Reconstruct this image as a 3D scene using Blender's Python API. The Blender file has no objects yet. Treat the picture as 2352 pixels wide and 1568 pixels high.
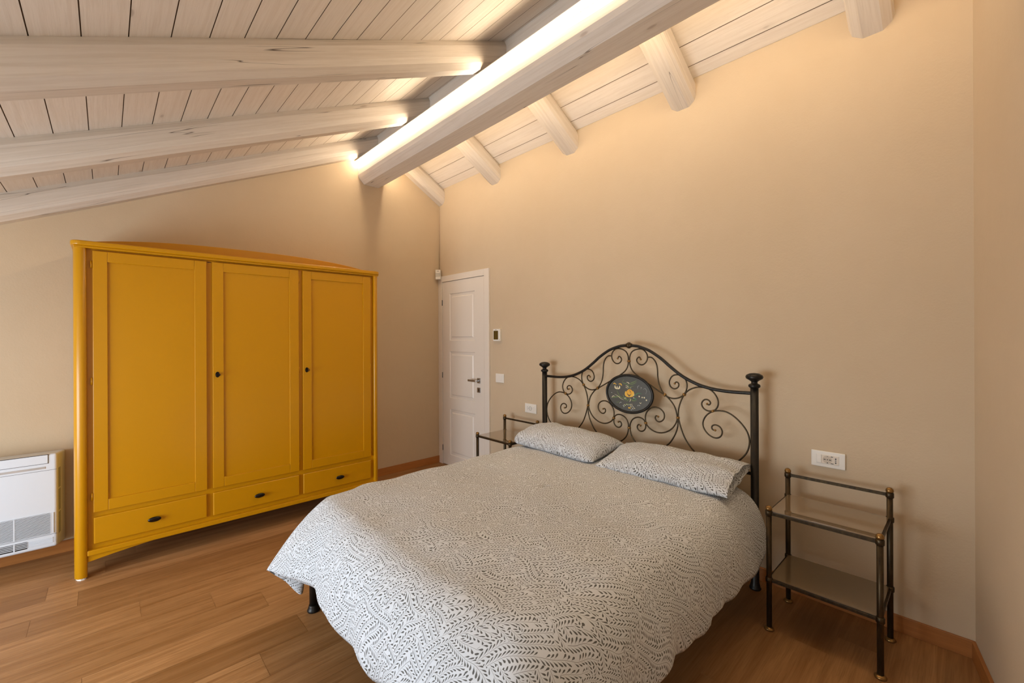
import bpy, math, random
from mathutils import Vector, Matrix, noise
random.seed(7)
S = bpy.context.scene
COL = S.collection

# ------------------------------------------------------------------ camera
CAM_H = 1.47
YAW, ROLL, FPX, CYPX = 0.755214704, -0.00445069142, 991.21753, 772.930881
cam = bpy.data.cameras.new('camera'); camo = bpy.data.objects.new('camera', cam); COL.objects.link(camo)
fw = Vector((math.sin(YAW), math.cos(YAW), 0)); rt = Vector((math.cos(YAW), -math.sin(YAW), 0)); up = Vector((0, 0, 1))
r2 = rt * math.cos(ROLL) + up * math.sin(ROLL); u2 = -rt * math.sin(ROLL) + up * math.cos(ROLL)
M = Matrix.Identity(4)
for i in range(3):
    M[i][0] = r2[i]; M[i][1] = u2[i]; M[i][2] = -fw[i]
M[2][3] = CAM_H
camo.matrix_world = M
cam.sensor_fit = 'HORIZONTAL'; cam.sensor_width = 36; cam.lens = FPX / 2352 * 36
cam.shift_y = -(784 - CYPX) / 2352; cam.clip_start = 0.02
S.camera = camo

# ------------------------------------------------------------------ world, colour management, daylight
w = bpy.data.worlds.new('world'); S.world = w; w.use_nodes = True
w.node_tree.nodes['Background'].inputs[0].default_value = (0.75, 0.87, 1.0, 1)
w.node_tree.nodes['Background'].inputs[1].default_value = 1.0
S.view_settings.view_transform = 'Standard'; S.view_settings.look = 'None'
S.view_settings.gamma = 1; S.view_settings.exposure = 0.08
S.view_settings.use_curve_mapping = False
WIN = (1.2, 3.4, 0.12, 1.42)      # window opening in the left wall: y0, y1, z0, z1
XL, XW, YF = -2.2, 2.867, 4.29    # left wall, headboard wall, wardrobe wall
def area(name, loc, rot, sx, sy, power, color, spread=180):
    l = bpy.data.lights.new(name, 'AREA'); l.shape = 'RECTANGLE'; l.size = sx; l.size_y = sy
    l.energy = power; l.color = color; l.spread = math.radians(spread)
    o = bpy.data.objects.new(name, l); COL.objects.link(o); o.location = loc; o.rotation_euler = rot
    return o
area('window_daylight', (XL + 0.05, 2.3, 0.77), (0, math.radians(-90), 0), 1.28, 2.16, 92, (0.79, 0.90, 1.0))
# daylight through the glazed door in the wall beside the camera
area('glazed_door_daylight', (-1.25, -0.64, 0.98), (math.radians(-90), 0, math.radians(9.8)), 0.86, 1.66, 46, (0.79, 0.90, 1.0))
LED_STRENGTH = 33.0
LED_COLOR = (1.0, 0.80, 0.56)

# ------------------------------------------------------------------ mesh helpers
class MB:
    def __init__(s): s.v = []; s.f = []; s.uv = []; s.m = []; s.sm = []
    def face(s, idx, uv=None, m=0, smooth=False):
        s.f.append(tuple(idx)); s.uv.append(uv); s.m.append(m); s.sm.append(smooth)
    def box(s, x0, x1, y0, y1, z0, z1, m=0):
        b = len(s.v)
        for z in (z0, z1):
            s.v += [(x0, y0, z), (x1, y0, z), (x1, y1, z), (x0, y1, z)]
        for q in ((0,3,2,1),(4,5,6,7),(0,1,5,4),(1,2,6,5),(2,3,7,6),(3,0,4,7)):
            s.face([b + i for i in q], None, m)
        return s
    def prism(s, poly, axis, a0, a1, m=0, smooth=False):
        """poly in the two other axes (in xyz order), extruded along axis"""
        b = len(s.v); n = len(poly)
        def P(p, a):
            if axis == 'x': return (a, p[0], p[1])
            if axis == 'y': return (p[0], a, p[1])
            return (p[0], p[1], a)
        for a in (a0, a1): s.v += [P(p, a) for p in poly]
        for i in range(n):
            j = (i + 1) % n; s.face((b + i, b + j, b + n + j, b + n + i), None, m, smooth)
        s.face([b + n - 1 - i for i in range(n)], None, m); s.face([b + n + i for i in range(n)], None, m)
        return s
    def lathe(s, prof, c=(0,0,0), seg=20, m=0, axis='z', caps=True):
        b = len(s.v); n = len(prof)
        for r, h in prof:
            for k in range(seg):
                a = 2 * math.pi * k / seg; x, y = r * math.cos(a), r * math.sin(a)
                p = {'z': (x, y, h), 'y': (x, h, y), 'x': (h, x, y)}[axis]
                s.v.append((c[0] + p[0], c[1] + p[1], c[2] + p[2]))
        for i in range(n - 1):
            for k in range(seg):
                l = (k + 1) % seg
                s.face((b + i*seg + k, b + i*seg + l, b + (i+1)*seg + l, b + (i+1)*seg + k), None, m, True)
        if caps:
            s.face([b + seg - 1 - k for k in range(seg)], None, m)
            s.face([b + (n-1)*seg + k for k in range(seg)], None, m)
        return s
    def tube(s, pts, r, seg=10, m=0, closed=False):
        pts = [Vector(p) for p in pts]; n = len(pts); b = len(s.v)
        rr = r if isinstance(r, (list, tuple)) else [r] * n
        t = []
        for i in range(n):
            a = pts[i - 1] if (i > 0 or closed) else pts[i]
            c = pts[(i + 1) % n] if (i < n - 1 or closed) else pts[i]
            t.append((c - a).normalized())
        ref = Vector((1, 0, 0)) if abs(t[0].x) < 0.9 else Vector((0, 0, 1))
        nrm = (ref - t[0] * ref.dot(t[0])).normalized()
        for i in range(n):
            nrm = (nrm - t[i] * nrm.dot(t[i])).normalized(); bi = t[i].cross(nrm)
            for k in range(seg):
                a = 2 * math.pi * k / seg
                s.v.append(tuple(pts[i] + (nrm * math.cos(a) + bi * math.sin(a)) * rr[i]))
        for i in range(n if closed else n - 1):
            j = (i + 1) % n
            for k in range(seg):
                l = (k + 1) % seg
                s.face((b + i*seg + k, b + i*seg + l, b + j*seg + l, b + j*seg + k), None, m, True)
        if not closed:
            s.face([b + seg - 1 - k for k in range(seg)], None, m)
            s.face([b + (n-1)*seg + k for k in range(seg)], None, m)
        return s
    def build(s, name, mat, parent=None, bevel=0, seg=2, base=None, at=None):
        me = bpy.data.meshes.new(name)
        o = bpy.data.objects.new(name, me); COL.objects.link(o)
        off = Vector((0, 0, 0))
        if parent is not None:
            o.parent = parent; q = parent
            while q is not None: off += q.location; q = q.parent
            if at is not None: o.location = Vector(at) - off; off = Vector((0, 0, 0))
        elif base is not None:
            off = Vector(base); o.location = off
        me.from_pydata([tuple(Vector(p) - off) for p in s.v], [], s.f)
        mats = mat if isinstance(mat, (list, tuple)) else [mat]
        for m_ in mats: me.materials.append(m_)
        for i, p in enumerate(me.polygons):
            p.material_index = s.m[i]; p.use_smooth = s.sm[i]
        if any(u is not None for u in s.uv):
            L = me.uv_layers.new(name='UVMap')
            for i, p in enumerate(me.polygons):
                if s.uv[i]:
                    for k, li in enumerate(p.loop_indices): L.data[li].uv = s.uv[i][k]
        me.update()
        if bevel:
            b = o.modifiers.new('bevel', 'BEVEL'); b.width = bevel; b.segments = seg
            b.limit_method = 'ANGLE'; b.angle_limit = math.radians(35); b.harden_normals = False
        return o
def thing(name, label, cat, loc=(0, 0, 0), group=None):
    o = bpy.data.objects.new(name, None); COL.objects.link(o); o.location = loc
    o.empty_display_size = 0.1
    return tag(o, label, cat, group)
def tag(o, label, cat, group=None):
    o['label'] = label; o['category'] = cat
    if group: o['group'] = group
    return o
def struct(o, label=None):
    o['kind'] = 'structure'
    if label: o['label'] = label
    return o
def catmull(pts, n=6, closed=False):
    P = [Vector(p) for p in pts]; out = []; N = len(P)
    for i in range(N if closed else N - 1):
        if closed: a, b, c, d = P[i-1], P[i], P[(i+1) % N], P[(i+2) % N]
        else:
            b, c = P[i], P[i+1]
            a = P[i-1] if i > 0 else b * 2 - c
            d = P[i+2] if i + 2 < N else c * 2 - b
        for k in range(n):
            t = k / n
            out.append(0.5 * ((2*b) + (c-a)*t + (2*a-5*b+4*c-d)*t*t + (3*b-a-3*c+d)*t**3))
    if not closed: out.append(P[-1])
    return out
def smooth_path(p, it=2):
    for _ in range(it):
        p = [p[0]] + [(p[i-1] + p[i]*2 + p[i+1]) / 4 for i in range(1, len(p)-1)] + [p[-1]]
    return p
def srgb(r, g, b):
    f = lambda c: (c/255/12.92) if c/255 <= 0.04045 else ((c/255 + 0.055)/1.055)**2.4
    return (f(r), f(g), f(b), 1)

# ------------------------------------------------------------------ materials
class NT:
    def __init__(s, name):
        s.mat = bpy.data.materials.new(name); s.mat.use_nodes = True
        s.t = s.mat.node_tree; s.b = s.t.nodes['Principled BSDF']; s.out = s.t.nodes['Material Output']
    def n(s, typ, **kw):
        nd = s.t.nodes.new(typ)
        for k, v in kw.items():
            if k.startswith('i_'):
                key = k[2:]; key = int(key) if key.isdigit() else key.replace('_', ' ')
                s.set(nd.inputs[key], v)
            else: setattr(nd, k, v)
        return nd
    def set(s, inp, v):
        if isinstance(v, bpy.types.NodeSocket): s.t.links.new(v, inp)
        else: inp.default_value = v
    def math(s, op, a, b=0.0, c=None, clamp=False):
        nd = s.t.nodes.new('ShaderNodeMath'); nd.operation = op; nd.use_clamp = clamp
        s.set(nd.inputs[0], a); s.set(nd.inputs[1], b)
        if c is not None: s.set(nd.inputs[2], c)
        return nd.outputs[0]
    def mix(s, f, a, b, blend='MIX'):
        nd = s.t.nodes.new('ShaderNodeMix'); nd.data_type = 'RGBA'; nd.blend_type = blend
        s.set(nd.inputs[0], f); s.set(nd.inputs[6], a); s.set(nd.inputs[7], b)
        return nd.outputs[2]
    def ramp(s, f, stops, interp='LINEAR'):
        nd = s.t.nodes.new('ShaderNodeValToRGB'); s.set(nd.inputs[0], f); r = nd.color_ramp; r.interpolation = interp
        while len(r.elements) > len(stops): r.elements.remove(r.elements[-1])
        while len(r.elements) < len(stops): r.elements.new(0.5)
        for e, (p, c) in zip(r.elements, stops):
            e.position = p; e.color = c if isinstance(c, (tuple, list)) else (c, c, c, 1)
        return nd.outputs[0]
    def noise(s, vec, scale, detail=4, rough=0.5, dist=0.0):
        nd = s.n('ShaderNodeTexNoise'); s.set(nd.inputs['Vector'], vec)
        nd.inputs['Scale'].default_value = scale; nd.inputs['Detail'].default_value = detail
        nd.inputs['Roughness'].default_value = rough; nd.inputs['Distortion'].default_value = dist
        return nd.outputs[0]
    def mapping(s, vec, scale=(1,1,1), loc=(0,0,0), rot=(0,0,0)):
        nd = s.n('ShaderNodeMapping'); s.set(nd.inputs[0], vec)
        nd.inputs[1].default_value = loc; nd.inputs[2].default_value = rot; nd.inputs[3].default_value = scale
        return nd.outputs[0]
    def bump(s, h, strength=0.2, dist=0.01):
        nd = s.n('ShaderNodeBump'); s.set(nd.inputs['Height'], h)
        nd.inputs['Strength'].default_value = strength; nd.inputs['Distance'].default_value = dist
        s.t.links.new(nd.outputs[0], s.b.inputs['Normal'])
    def P(s, **kw):
        for k, v in kw.items(): s.set(s.b.inputs[k.replace('_', ' ')], v)
        return s.mat

def plain(name, color, rough=0.5, metal=0.0, var=0.04, scale=30, bump=0.0, coat=0.0):
    t = NT(name); tc = t.n('ShaderNodeTexCoord').outputs['Object']
    nz = t.noise(tc, scale, 3)
    dark = tuple(c * (1 - var) for c in color[:3]) + (1,); lite = tuple(min(1, c * (1 + var)) for c in color[:3]) + (1,)
    t.P(Base_Color=t.mix(nz, dark, lite), Roughness=rough, Metallic=metal)
    if coat: t.b.inputs['Coat Weight'].default_value = coat
    if bump: t.bump(nz, bump, 0.002)
    return t.mat

def mat_plaster():
    t = NT('beige_plaster'); tc = t.n('ShaderNodeTexCoord').outputs['Object']
    big = t.noise(tc, 1.3, 4, 0.6); fine = t.noise(tc, 90, 4, 0.65); mid = t.noise(tc, 14, 3, 0.5)
    c = t.mix(t.ramp(big, [(0.3, 0), (0.7, 1)]), srgb(197, 176, 147), srgb(202, 182, 154))
    c = t.mix(t.math('MULTIPLY', mid, 0.12), c, srgb(182, 158, 128))
    t.P(Base_Color=c, Roughness=0.85)
    t.bump(t.math('ADD', fine, t.math('MULTIPLY', mid, 1.5)), 0.22, 0.004)
    return t.mat

def mat_white_wood(name, crack=0.0, base=(222, 212, 200), low=(212, 200, 186)):
    """UV: u along the grain (m), v across (m)"""
    t = NT(name); uv = t.n('ShaderNodeUVMap').outputs[0]
    g = t.noise(t.mapping(uv, (2.2, 60, 1)), 1.0, 6, 0.62, 0.35)
    g2 = t.noise(t.mapping(uv, (8, 260, 1)), 1.0, 3, 0.6)
    big = t.noise(t.mapping(uv, (0.8, 5, 1)), 1.0, 3, 0.5)
    c = t.mix(t.ramp(g, [(0.36, 0), (0.56, 1)]), srgb(*low), srgb(*base))
    c = t.mix(t.ramp(big, [(0.3, 0.35), (0.7, 0)]), c, srgb(*[int(x * 0.93) for x in base]))
    c = t.mix(t.ramp(g2, [(0.3, 0.18), (0.48, 0)]), c, srgb(184, 168, 152))
    # knots
    vo = t.n('ShaderNodeTexVoronoi'); t.set(vo.inputs['Vector'], t.mapping(uv, (2.3, 6.5, 1))); vo.inputs['Scale'].default_value = 1
    vo.inputs['Randomness'].default_value = 1
    k = t.ramp(vo.outputs['Distance'], [(0.0, 1), (0.05, 0.75), (0.075, 0.15), (0.14, 0.0)])
    sel = t.n('ShaderNodeSeparateColor'); t.set(sel.inputs[0], vo.outputs['Color'])
    k = t.math('MULTIPLY', k, t.math('GREATER_THAN', sel.outputs[0], 0.55))
    c = t.mix(t.math('MULTIPLY', k, 0.55), c, srgb(140, 116, 98))
    h = g
    if crack:
        n1 = t.noise(t.mapping(uv, (0.4, 15, 1), (3.1, 7.7, 0)), 1.0, 2, 0.45)
        line = t.math('SUBTRACT', 1.0, t.math('DIVIDE', t.math('ABSOLUTE', t.math('SUBTRACT', n1, 0.5)), 0.0042), clamp=True)
        msk = t.ramp(t.noise(t.mapping(uv, (1.3, 4, 1), (9, 2, 0)), 1.0, 2), [(0.50, 0), (0.54, 1)])
        cr = t.math('MULTIPLY', line, msk)
        c = t.mix(t.math('MULTIPLY', cr, crack), c, srgb(70, 52, 40))
        h = t.math('SUBTRACT', g, t.math('MULTIPLY', cr, 1.5))
    t.P(Base_Color=c, Roughness=0.55)
    t.bump(h, 0.25, 0.003)
    return t.mat

def mat_floor():
    t = NT('oak_floor'); uv = t.n('ShaderNodeUVMap').outputs[0]
    col = t.n('ShaderNodeAttribute', attribute_name='tone').outputs['Fac']
    g = t.noise(t.mapping(uv, (1.6, 22, 1)), 1.0, 6, 0.6, 0.8)
    g2 = t.noise(t.mapping(uv, (6, 160, 1)), 1.0, 4, 0.6)
    c = t.mix(t.ramp(g, [(0.3, 0), (0.7, 1)]), srgb(150, 105, 62), srgb(192, 146, 98))
    c = t.mix(t.ramp(g2, [(0.3, 0.4), (0.55, 0)]), c, srgb(116, 76, 36))
    c = t.mix(t.math('MULTIPLY', col, 0.5), c, srgb(118, 78, 38))
    vo = t.n('ShaderNodeTexVoronoi'); t.set(vo.inputs['Vector'], t.mapping(uv, (1.3, 5, 1))); vo.inputs['Scale'].default_value = 1
    k = t.ramp(vo.outputs['Distance'], [(0.0, 0.9), (0.02, 0.55), (0.06, 0.0)])
    c = t.mix(t.math('MULTIPLY', k, 0.6), c, srgb(90, 56, 30))
    t.P(Base_Color=c, Roughness=t.ramp(g, [(0, 0.42), (1, 0.52)]))
    t.b.inputs['Specular IOR Level'].default_value = 0.35
    t.bump(g2, 0.12, 0.002)
    return t.mat

def mat_skirting():
    t = NT('brown_skirting_wood'); tc = t.n('ShaderNodeTexCoord').outputs['Object']
    g = t.noise(t.mapping(tc, (5, 5, 70)), 1.0, 5, 0.6, 0.3)
    t.P(Base_Color=t.mix(g, srgb(140, 84, 36), srgb(186, 122, 60)), Roughness=0.4)
    return t.mat

def mat_leaf_fabric():
    """vine stripes in a strongly warped plane, teardrop leaves set alternately along every vine"""
    t = NT('leaf_print_cotton'); uv = t.n('ShaderNodeUVMap').outputs[0]
    def layer(rot, off, T, p, A, sc, flip, hw=0.0026):
        m = t.mapping(uv, (1, 1, 1), off, (0, 0, rot))
        nd = t.n('ShaderNodeTexNoise'); t.set(nd.inputs['Vector'], m)
        nd.inputs['Scale'].default_value = sc; nd.inputs['Detail'].default_value = 1.0; nd.inputs['Roughness'].default_value = 0.3
        sc_ = t.n('ShaderNodeSeparateColor'); t.set(sc_.inputs[0], nd.outputs['Color'])
        sx = t.n('ShaderNodeSeparateXYZ'); t.set(sx.inputs[0], m); x, y = sx.outputs[0], sx.outputs[1]
        yy = t.math('ADD', y, t.math('MULTIPLY', t.math('SUBTRACT', sc_.outputs[0], 0.5), A))
        xx = t.math('ADD', x, t.math('MULTIPLY', t.math('SUBTRACT', sc_.outputs[1], 0.5), A * .8))
        q = t.math('DIVIDE', yy, 2 * T)
        row = t.math('FLOOR', q)
        f = t.math('SUBTRACT', t.math('SUBTRACT', q, row), 0.5)
        wv = t.math('MULTIPLY', t.math('ABSOLUTE', f), 2.0)
        side = t.math('MULTIPLY', t.math('SIGN', f), 0.25)
        rn = t.n('ShaderNodeTexWhiteNoise', noise_dimensions='1D'); t.set(rn.inputs['W'], row)
        s = t.math('ADD', xx, t.math('MULTIPLY', rn.outputs['Value'], 0.05))
        # every leaf lies on an axis at angle phi to its stem; rounded teardrop outline in its own frame
        phi = math.atan(1 / flip); sn, cs = math.sin(phi), math.cos(phi)
        u = t.math('ADD', t.math('DIVIDE', t.math('SUBTRACT', s, t.math('MULTIPLY', wv, T * flip)), p), side)
        cell = t.math('FLOOR', u)
        wn = t.n('ShaderNodeTexWhiteNoise', noise_dimensions='2D')
        cb = t.n('ShaderNodeCombineXYZ'); t.set(cb.inputs[0], cell); t.set(cb.inputs[1], t.math('ADD', row, side))
        t.set(wn.inputs['Vector'], cb.outputs[0])
        wc = t.n('ShaderNodeSeparateColor'); t.set(wc.inputs[0], wn.outputs['Color'])
        ds = t.math('MULTIPLY', t.math('SUBTRACT', t.math('SUBTRACT', u, cell), 0.5), p)
        al = t.math('ADD', t.math('MULTIPLY', wv, T / sn), t.math('MULTIPLY', ds, cs))
        ln = t.math('ADD', 0.74 * T / sn, t.math('MULTIPLY', wc.outputs[1], 0.20 * T / sn))
        r = t.math('DIVIDE', al, ln)
        bend = t.math('MULTIPLY', t.math('SUBTRACT', wc.outputs[0], 0.5), t.math('MULTIPLY', t.math('MULTIPLY', r, r), 0.0034))
        ac = t.math('ABSOLUTE', t.math('ADD', t.math('MULTIPLY', ds, sn), bend))
        width = t.ramp(r, [(0.0, 0), (0.12, 0.10), (0.34, 0.24), (0.56, 0.66), (0.74, 1.0), (0.88, 0.86), (0.96, 0.50), (1.0, 0.0)])
        leaf = t.math('MULTIPLY', t.math('SUBTRACT', t.math('MULTIPLY', width, hw), ac), 2600.0, clamp=True)
        leaf = t.math('MULTIPLY', leaf, t.math('GREATER_THAN', wc.outputs[2], 0.06))
        stem = t.math('MULTIPLY', t.math('SUBTRACT', 0.04, wv), 40.0, clamp=True)
        return t.math('MAXIMUM', leaf, t.math('MULTIPLY', stem, .9))
    ma = layer(0.6, (0.3, 0.1, 0), 0.0155, 0.0128, 0.105, 6.0, 1.35)
    mc = layer(1.7, (1.7, 4.1, 0), 0.0150, 0.0126, 0.100, 6.5, 1.35)
    pick = t.math('GREATER_THAN', t.noise(t.mapping(uv, (1, 1, 1), (8.3, 2.2, 0)), 12, 1, 0.4), 0.54)
    m = t.math('ADD', t.math('MULTIPLY', ma, t.math('SUBTRACT', 1.0, pick)), t.math('MULTIPLY', mc, pick))
    base = t.mix(t.noise(uv, 3, 2), srgb(211, 216, 222), srgb(216, 221, 227))
    c = t.mix(m, base, srgb(90, 90, 88))
    t.P(Base_Color=c, Roughness=0.85); t.b.inputs['Sheen Weight'].default_value = 0.1
    wv = t.noise(uv, 700, 2, 0.5); wr = t.noise(uv, 9, 3, 0.55, 0.4)
    t.bump(t.math('ADD', t.math('MULTIPLY', wv, 0.15), t.math('MULTIPLY', wr, 1.6)), 0.35, 0.006)
    return t.mat

def mat_iron(name, dark, brass, amount, rough=0.38):
    t = NT(name); tc = t.n('ShaderNodeTexCoord').outputs['Object']
    g = t.noise(t.mapping(tc, (60, 60, 14)), 1.0, 5, 0.65)
    t.P(Base_Color=t.mix(t.ramp(g, [(0.35, amount * .15), (0.75, amount)]), srgb(*dark), srgb(*brass)), Roughness=rough, Metallic=0.75)
    return t.mat

def mat_emit(name, color, strength):
    t = NT(name); e = t.n('ShaderNodeEmission'); e.inputs[0].default_value = tuple(color) + (1,)
    e.inputs[1].default_value = strength
    t.t.links.new(e.outputs[0], t.out.inputs[0]); return t.mat

def mat_shelf():
    t = NT('back_painted_beige_glass'); t.P(Base_Color=srgb(132, 112, 86), Roughness=0.05)
    t.b.inputs['IOR'].default_value = 1.75; t.b.inputs['Coat Weight'].default_value = 1.0; t.b.inputs['Coat Roughness'].default_value = 0.03
    return t.mat

def mat_yellow():
    t = NT('ochre_yellow_paint'); tc = t.n('ShaderNodeTexCoord').outputs['Object']
    n1 = t.noise(tc, 2.5, 3); n2 = t.noise(t.mapping(tc, (40, 40, 6)), 1.0, 3)
    c = t.mix(n1, srgb(193, 134, 0), srgb(198, 139, 2))
    t.P(Base_Color=c, Roughness=0.3); t.bump(n2, 0.05, 0.002); return t.mat

M_PL = mat_plaster(); M_BOARD = mat_white_wood('whitewashed_boards', 0, (234, 224, 212), (226, 214, 200)); M_BEAM = mat_white_wood('whitewashed_beam', 0.9)
M_FLOOR = mat_floor(); M_SKIRT = mat_skirting(); M_LEAF = mat_leaf_fabric(); M_YEL = mat_yellow()
M_IRON = mat_iron('black_brushed_iron', (38, 39, 41), (86, 74, 54), 0.3)
M_BRONZE = mat_iron('aged_bronze_iron', (46, 40, 32), (104, 84, 54), 0.6, 0.38)
M_BRASS = mat_iron('rubbed_brass', (112, 82, 42), (170, 130, 74), 1.0, 0.3)
M_DOOR = plain('white_lacquer', srgb(226, 216, 204), 0.35, 0, 0.01)
M_PLASTIC = plain('white_plastic', srgb(232, 226, 216), 0.3, 0, 0.01)
M_ACW = plain('unit_white_plastic', srgb(214, 220, 228), 0.35, 0, 0.01)
M_DARK = plain('dark_slot', srgb(26, 24, 22), 0.5)
M_GREY = plain('seam_and_fitting_grey', srgb(92, 92, 92), 0.5)  # even grey shared by panel seams, hinges, buttons and socket ring
M_CHROME = plain('brushed_chrome', srgb(190, 190, 190), 0.25, 1.0, 0.03)
M_SILVER = plain('silver_strip', srgb(205, 205, 205), 0.3, 0.6, 0.12, 12)
M_BLACK = plain('black_enamel', srgb(22, 14, 10), 0.25, 0.2)
M_SCREEN = plain('thermostat_screen', srgb(92, 72, 30), 0.15)
M_GLASS = mat_shelf()
M_LED = mat_emit('warm_led_diffuser', LED_COLOR, LED_STRENGTH)
M_ALU = plain('aluminium_profile', srgb(200, 196, 190), 0.4, 0.8)
M_MATT = plain('mattress_ticking', srgb(226, 222, 214), 0.9)

# ------------------------------------------------------------------ room shell
SL, SR = 0.458, 0.58                         # slopes of the two ceiling pitches
XRL, XRR = 2.05, 2.13                        # boards closing the ridge
zl = lambda x: 3.55 + SL * (x - 2.05)
zr = lambda x: 3.19 + SR * (XW - x)
YB = -1.15                                   # how far back the shell reaches
wall_y = lambda x: -0.012 - 0.172 * (XW - x)  # oblique wall beside the camera

def planks(mb, along0, along1, cross0, cross1, width, P, gap, lens=None, uvs=1.0, back=None):
    tones = []
    c = cross0; k = 0
    while c < cross1 - 1e-6:
        c2 = min(c + width, cross1)
        cuts = [along0]
        if lens:
            a = along0 - random.uniform(0, lens)
            while a < along1:
                a += lens
                if along0 < a < along1: cuts.append(a)
        cuts.append(along1)
        for a0, a1 in zip(cuts[:-1], cuts[1:]):
            b = len(mb.v); g = gap / 2; ea = g if lens else 0
            mb.v += [P(a0 + ea, c + g), P(a1 - ea, c + g), P(a1 - ea, c2 - g), P(a0 + ea, c2 - g)]
            ou, ov = random.uniform(0, 40), random.uniform(0, 40)
            mb.face((b, b+1, b+2, b+3), [(ou + a0, ov + c), (ou + a1, ov + c), (ou + a1, ov + c2), (ou + a0, ov + c2)])
            tones.append(random.random())
        c = c2; k += 1
    return tones
mb = MB()
tn = planks(mb, XL - 0.15, XW, -1.2, YF, 0.183, lambda a, c: (a, c, 0.0), 0.0012, 1.35)
b = len(mb.v); mb.v += [(XL-.15, -1.2, -.0015), (XW, -1.2, -.0015), (XW, YF, -.0015), (XL-.15, YF, -.0015)]
mb.face((b, b+1, b+2, b+3), [(0, 0), (5, 0), (5, 5), (0, 5)]); tn.append(0.2)
b = len(mb.v); mb.box(XL-.15, XW, -1.2, YF, -.12, -.003); tn += [0.5] * 6
fl = struct(mb.build('floor', M_FLOOR))
at = fl.data.attributes.new('tone', 'FLOAT', 'FACE')
for i, v in enumerate(tn): at.data[i].value = v

# two pitches of tongue and groove boards
PWL = 0.1307; x0 = -0.193 - PWL * 16
def PL(a, c): return (c, a, zl(c))
def PR(a, c): return (c, a, zr(c))
M_GROOVE = plain('shaded_groove_backing', srgb(128, 106, 84), 0.8)  # shade of the board seams put into the backing colour, darker than the boards
for c0, c1, pw_, PP, (xa, za, xb, zb) in ((x0, XRL, PWL, PL, (x0, zl(x0), 2.16, zl(2.16))), (XRL, XW, 0.1235, PR, (2.16, zr(2.16), XW + .2, zr(XW + .2)))):
    mb = MB()
    planks(mb, YB, YF, c0, c1, pw_, PP, 0.0036)
    for f in range(len(mb.f)): mb.f[f] = tuple(reversed(mb.f[f])); mb.uv[f] = list(reversed(mb.uv[f]))
    # solid deck above the boards
    mb.prism([(xa, za + .006), (xb, zb + .006), (xb, zb + .12), (xa, za + .12)], 'y', YB, YF + .15, 1)
    struct(mb.build('ceiling', [M_BOARD, M_GROOVE]))

top = [(XW + .15, zr(XW + .15)), (2.16, zr(2.16)), (XL - .15, zl(XL - .15))]
mb = MB().prism([(XL - .15, -.12), (XW + .15, -.12)] + [(x, z + .01) for x, z in top], 'y', YF, YF + .15)
struct(mb.build('wall_back', M_PL))
mb = MB().box(XW, XW + .15, -1.0, YF, -.12, 3.25); struct(mb.build('wall_right', M_PL))
mb = MB(); poly = [(XL - .15, -.12), (XW + .01, -.12)] + [(XW + .01, zr(XW)+.03), (2.16, zr(2.16)+.03), (XL - .15, zl(XL - .15)+.03)]
DX0, DX1, DZ = -1.70, -.80, 1.85
def slab(poly):
    n = len(poly); b = len(mb.v)
    for d in (0, -.15): mb.v += [(x, wall_y(x) + d, z) for x, z in poly]
    for i in range(n): j = (i + 1) % n; mb.face((b + i, b + n + i, b + n + j, b + j))
    mb.face([b + i for i in range(n)]); mb.face([b + 2*n - 1 - i for i in range(n)])
zt = lambda x: zl(x) + .03
slab([(DX1, -.12), (XW + .01, -.12), (XW + .01, zr(XW) + .03), (2.16, zr(2.16) + .03), (DX1, zt(DX1))])
slab([(DX0, DZ), (DX1, DZ), (DX1, zt(DX1)), (DX0, zt(DX0))])
slab([(XL - .15, -.12), (DX0, -.12), (DX0, zt(DX0)), (XL - .15, zt(XL - .15))])
struct(mb.build('wall_front', M_PL))
mb = MB(); y0, y1, z0, z1 = WIN
mb.box(XL - .15, XL, -1.0, y0, -.12, 1.66).box(XL - .15, XL, y1, YF, -.12, 1.66)
mb.box(XL - .15, XL, y0, y1, -.12, z0).box(XL - .15, XL, y0, y1, z1, 1.66)
struct(mb.build('wall_left', M_PL))
wd = thing('window_1', 'white framed window in the low side wall', 'window', (XL - .08, (y0+y1)/2, z0)); wd['kind'] = 'structure'
mb = MB()
for a in (y0, (y0+y1)/2 - .03, y1 - .06): mb.box(XL - .12, XL - .06, a, a + .06, z0, z1)
mb.box(XL - .12, XL - .06, y0, y1, z0, z0 + .06).box(XL - .12, XL - .06, y0, y1, z1 - .06, z1)
mb.build('window_frame', M_DOOR, wd)
t = NT('window_glass'); tr = t.n('ShaderNodeBsdfTransparent'); t.t.links.new(tr.outputs[0], t.out.inputs[0])
MB().box(XL - .095, XL - .089, y0 + .05, y1 - .05, z0 + .05, z1 - .05).build('pane', t.mat, wd)

gd = thing('door_2', 'glazed white door beside the camera', 'door', (-1.25, wall_y(-1.25) - .1, 0)); gd['kind'] = 'structure'
mb = MB()
def wbox(x0, x1, z0, z1, d0=-.12, d1=-.06):
    b = len(mb.v)
    for z in (z0, z1): mb.v.extend([(x0, wall_y(x0) + d0, z), (x1, wall_y(x1) + d0, z), (x1, wall_y(x1) + d1, z), (x0, wall_y(x0) + d1, z)])
    for q in ((0,3,2,1),(4,5,6,7),(0,1,5,4),(1,2,6,5),(2,3,7,6),(3,0,4,7)): mb.face([b + i for i in q])
wbox(DX0, DX0 + .08, 0, DZ); wbox(DX1 - .08, DX1, 0, DZ); wbox(DX0, DX1, 0, .1); wbox(DX0, DX1, DZ - .08, DZ)
mb.build('door_frame', M_DOOR, gd)
mb = MB(); wbox(DX0 + .07, DX1 - .07, .09, DZ - .07, -.095, -.089); mb.build('pane', t.mat, gd)

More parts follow.
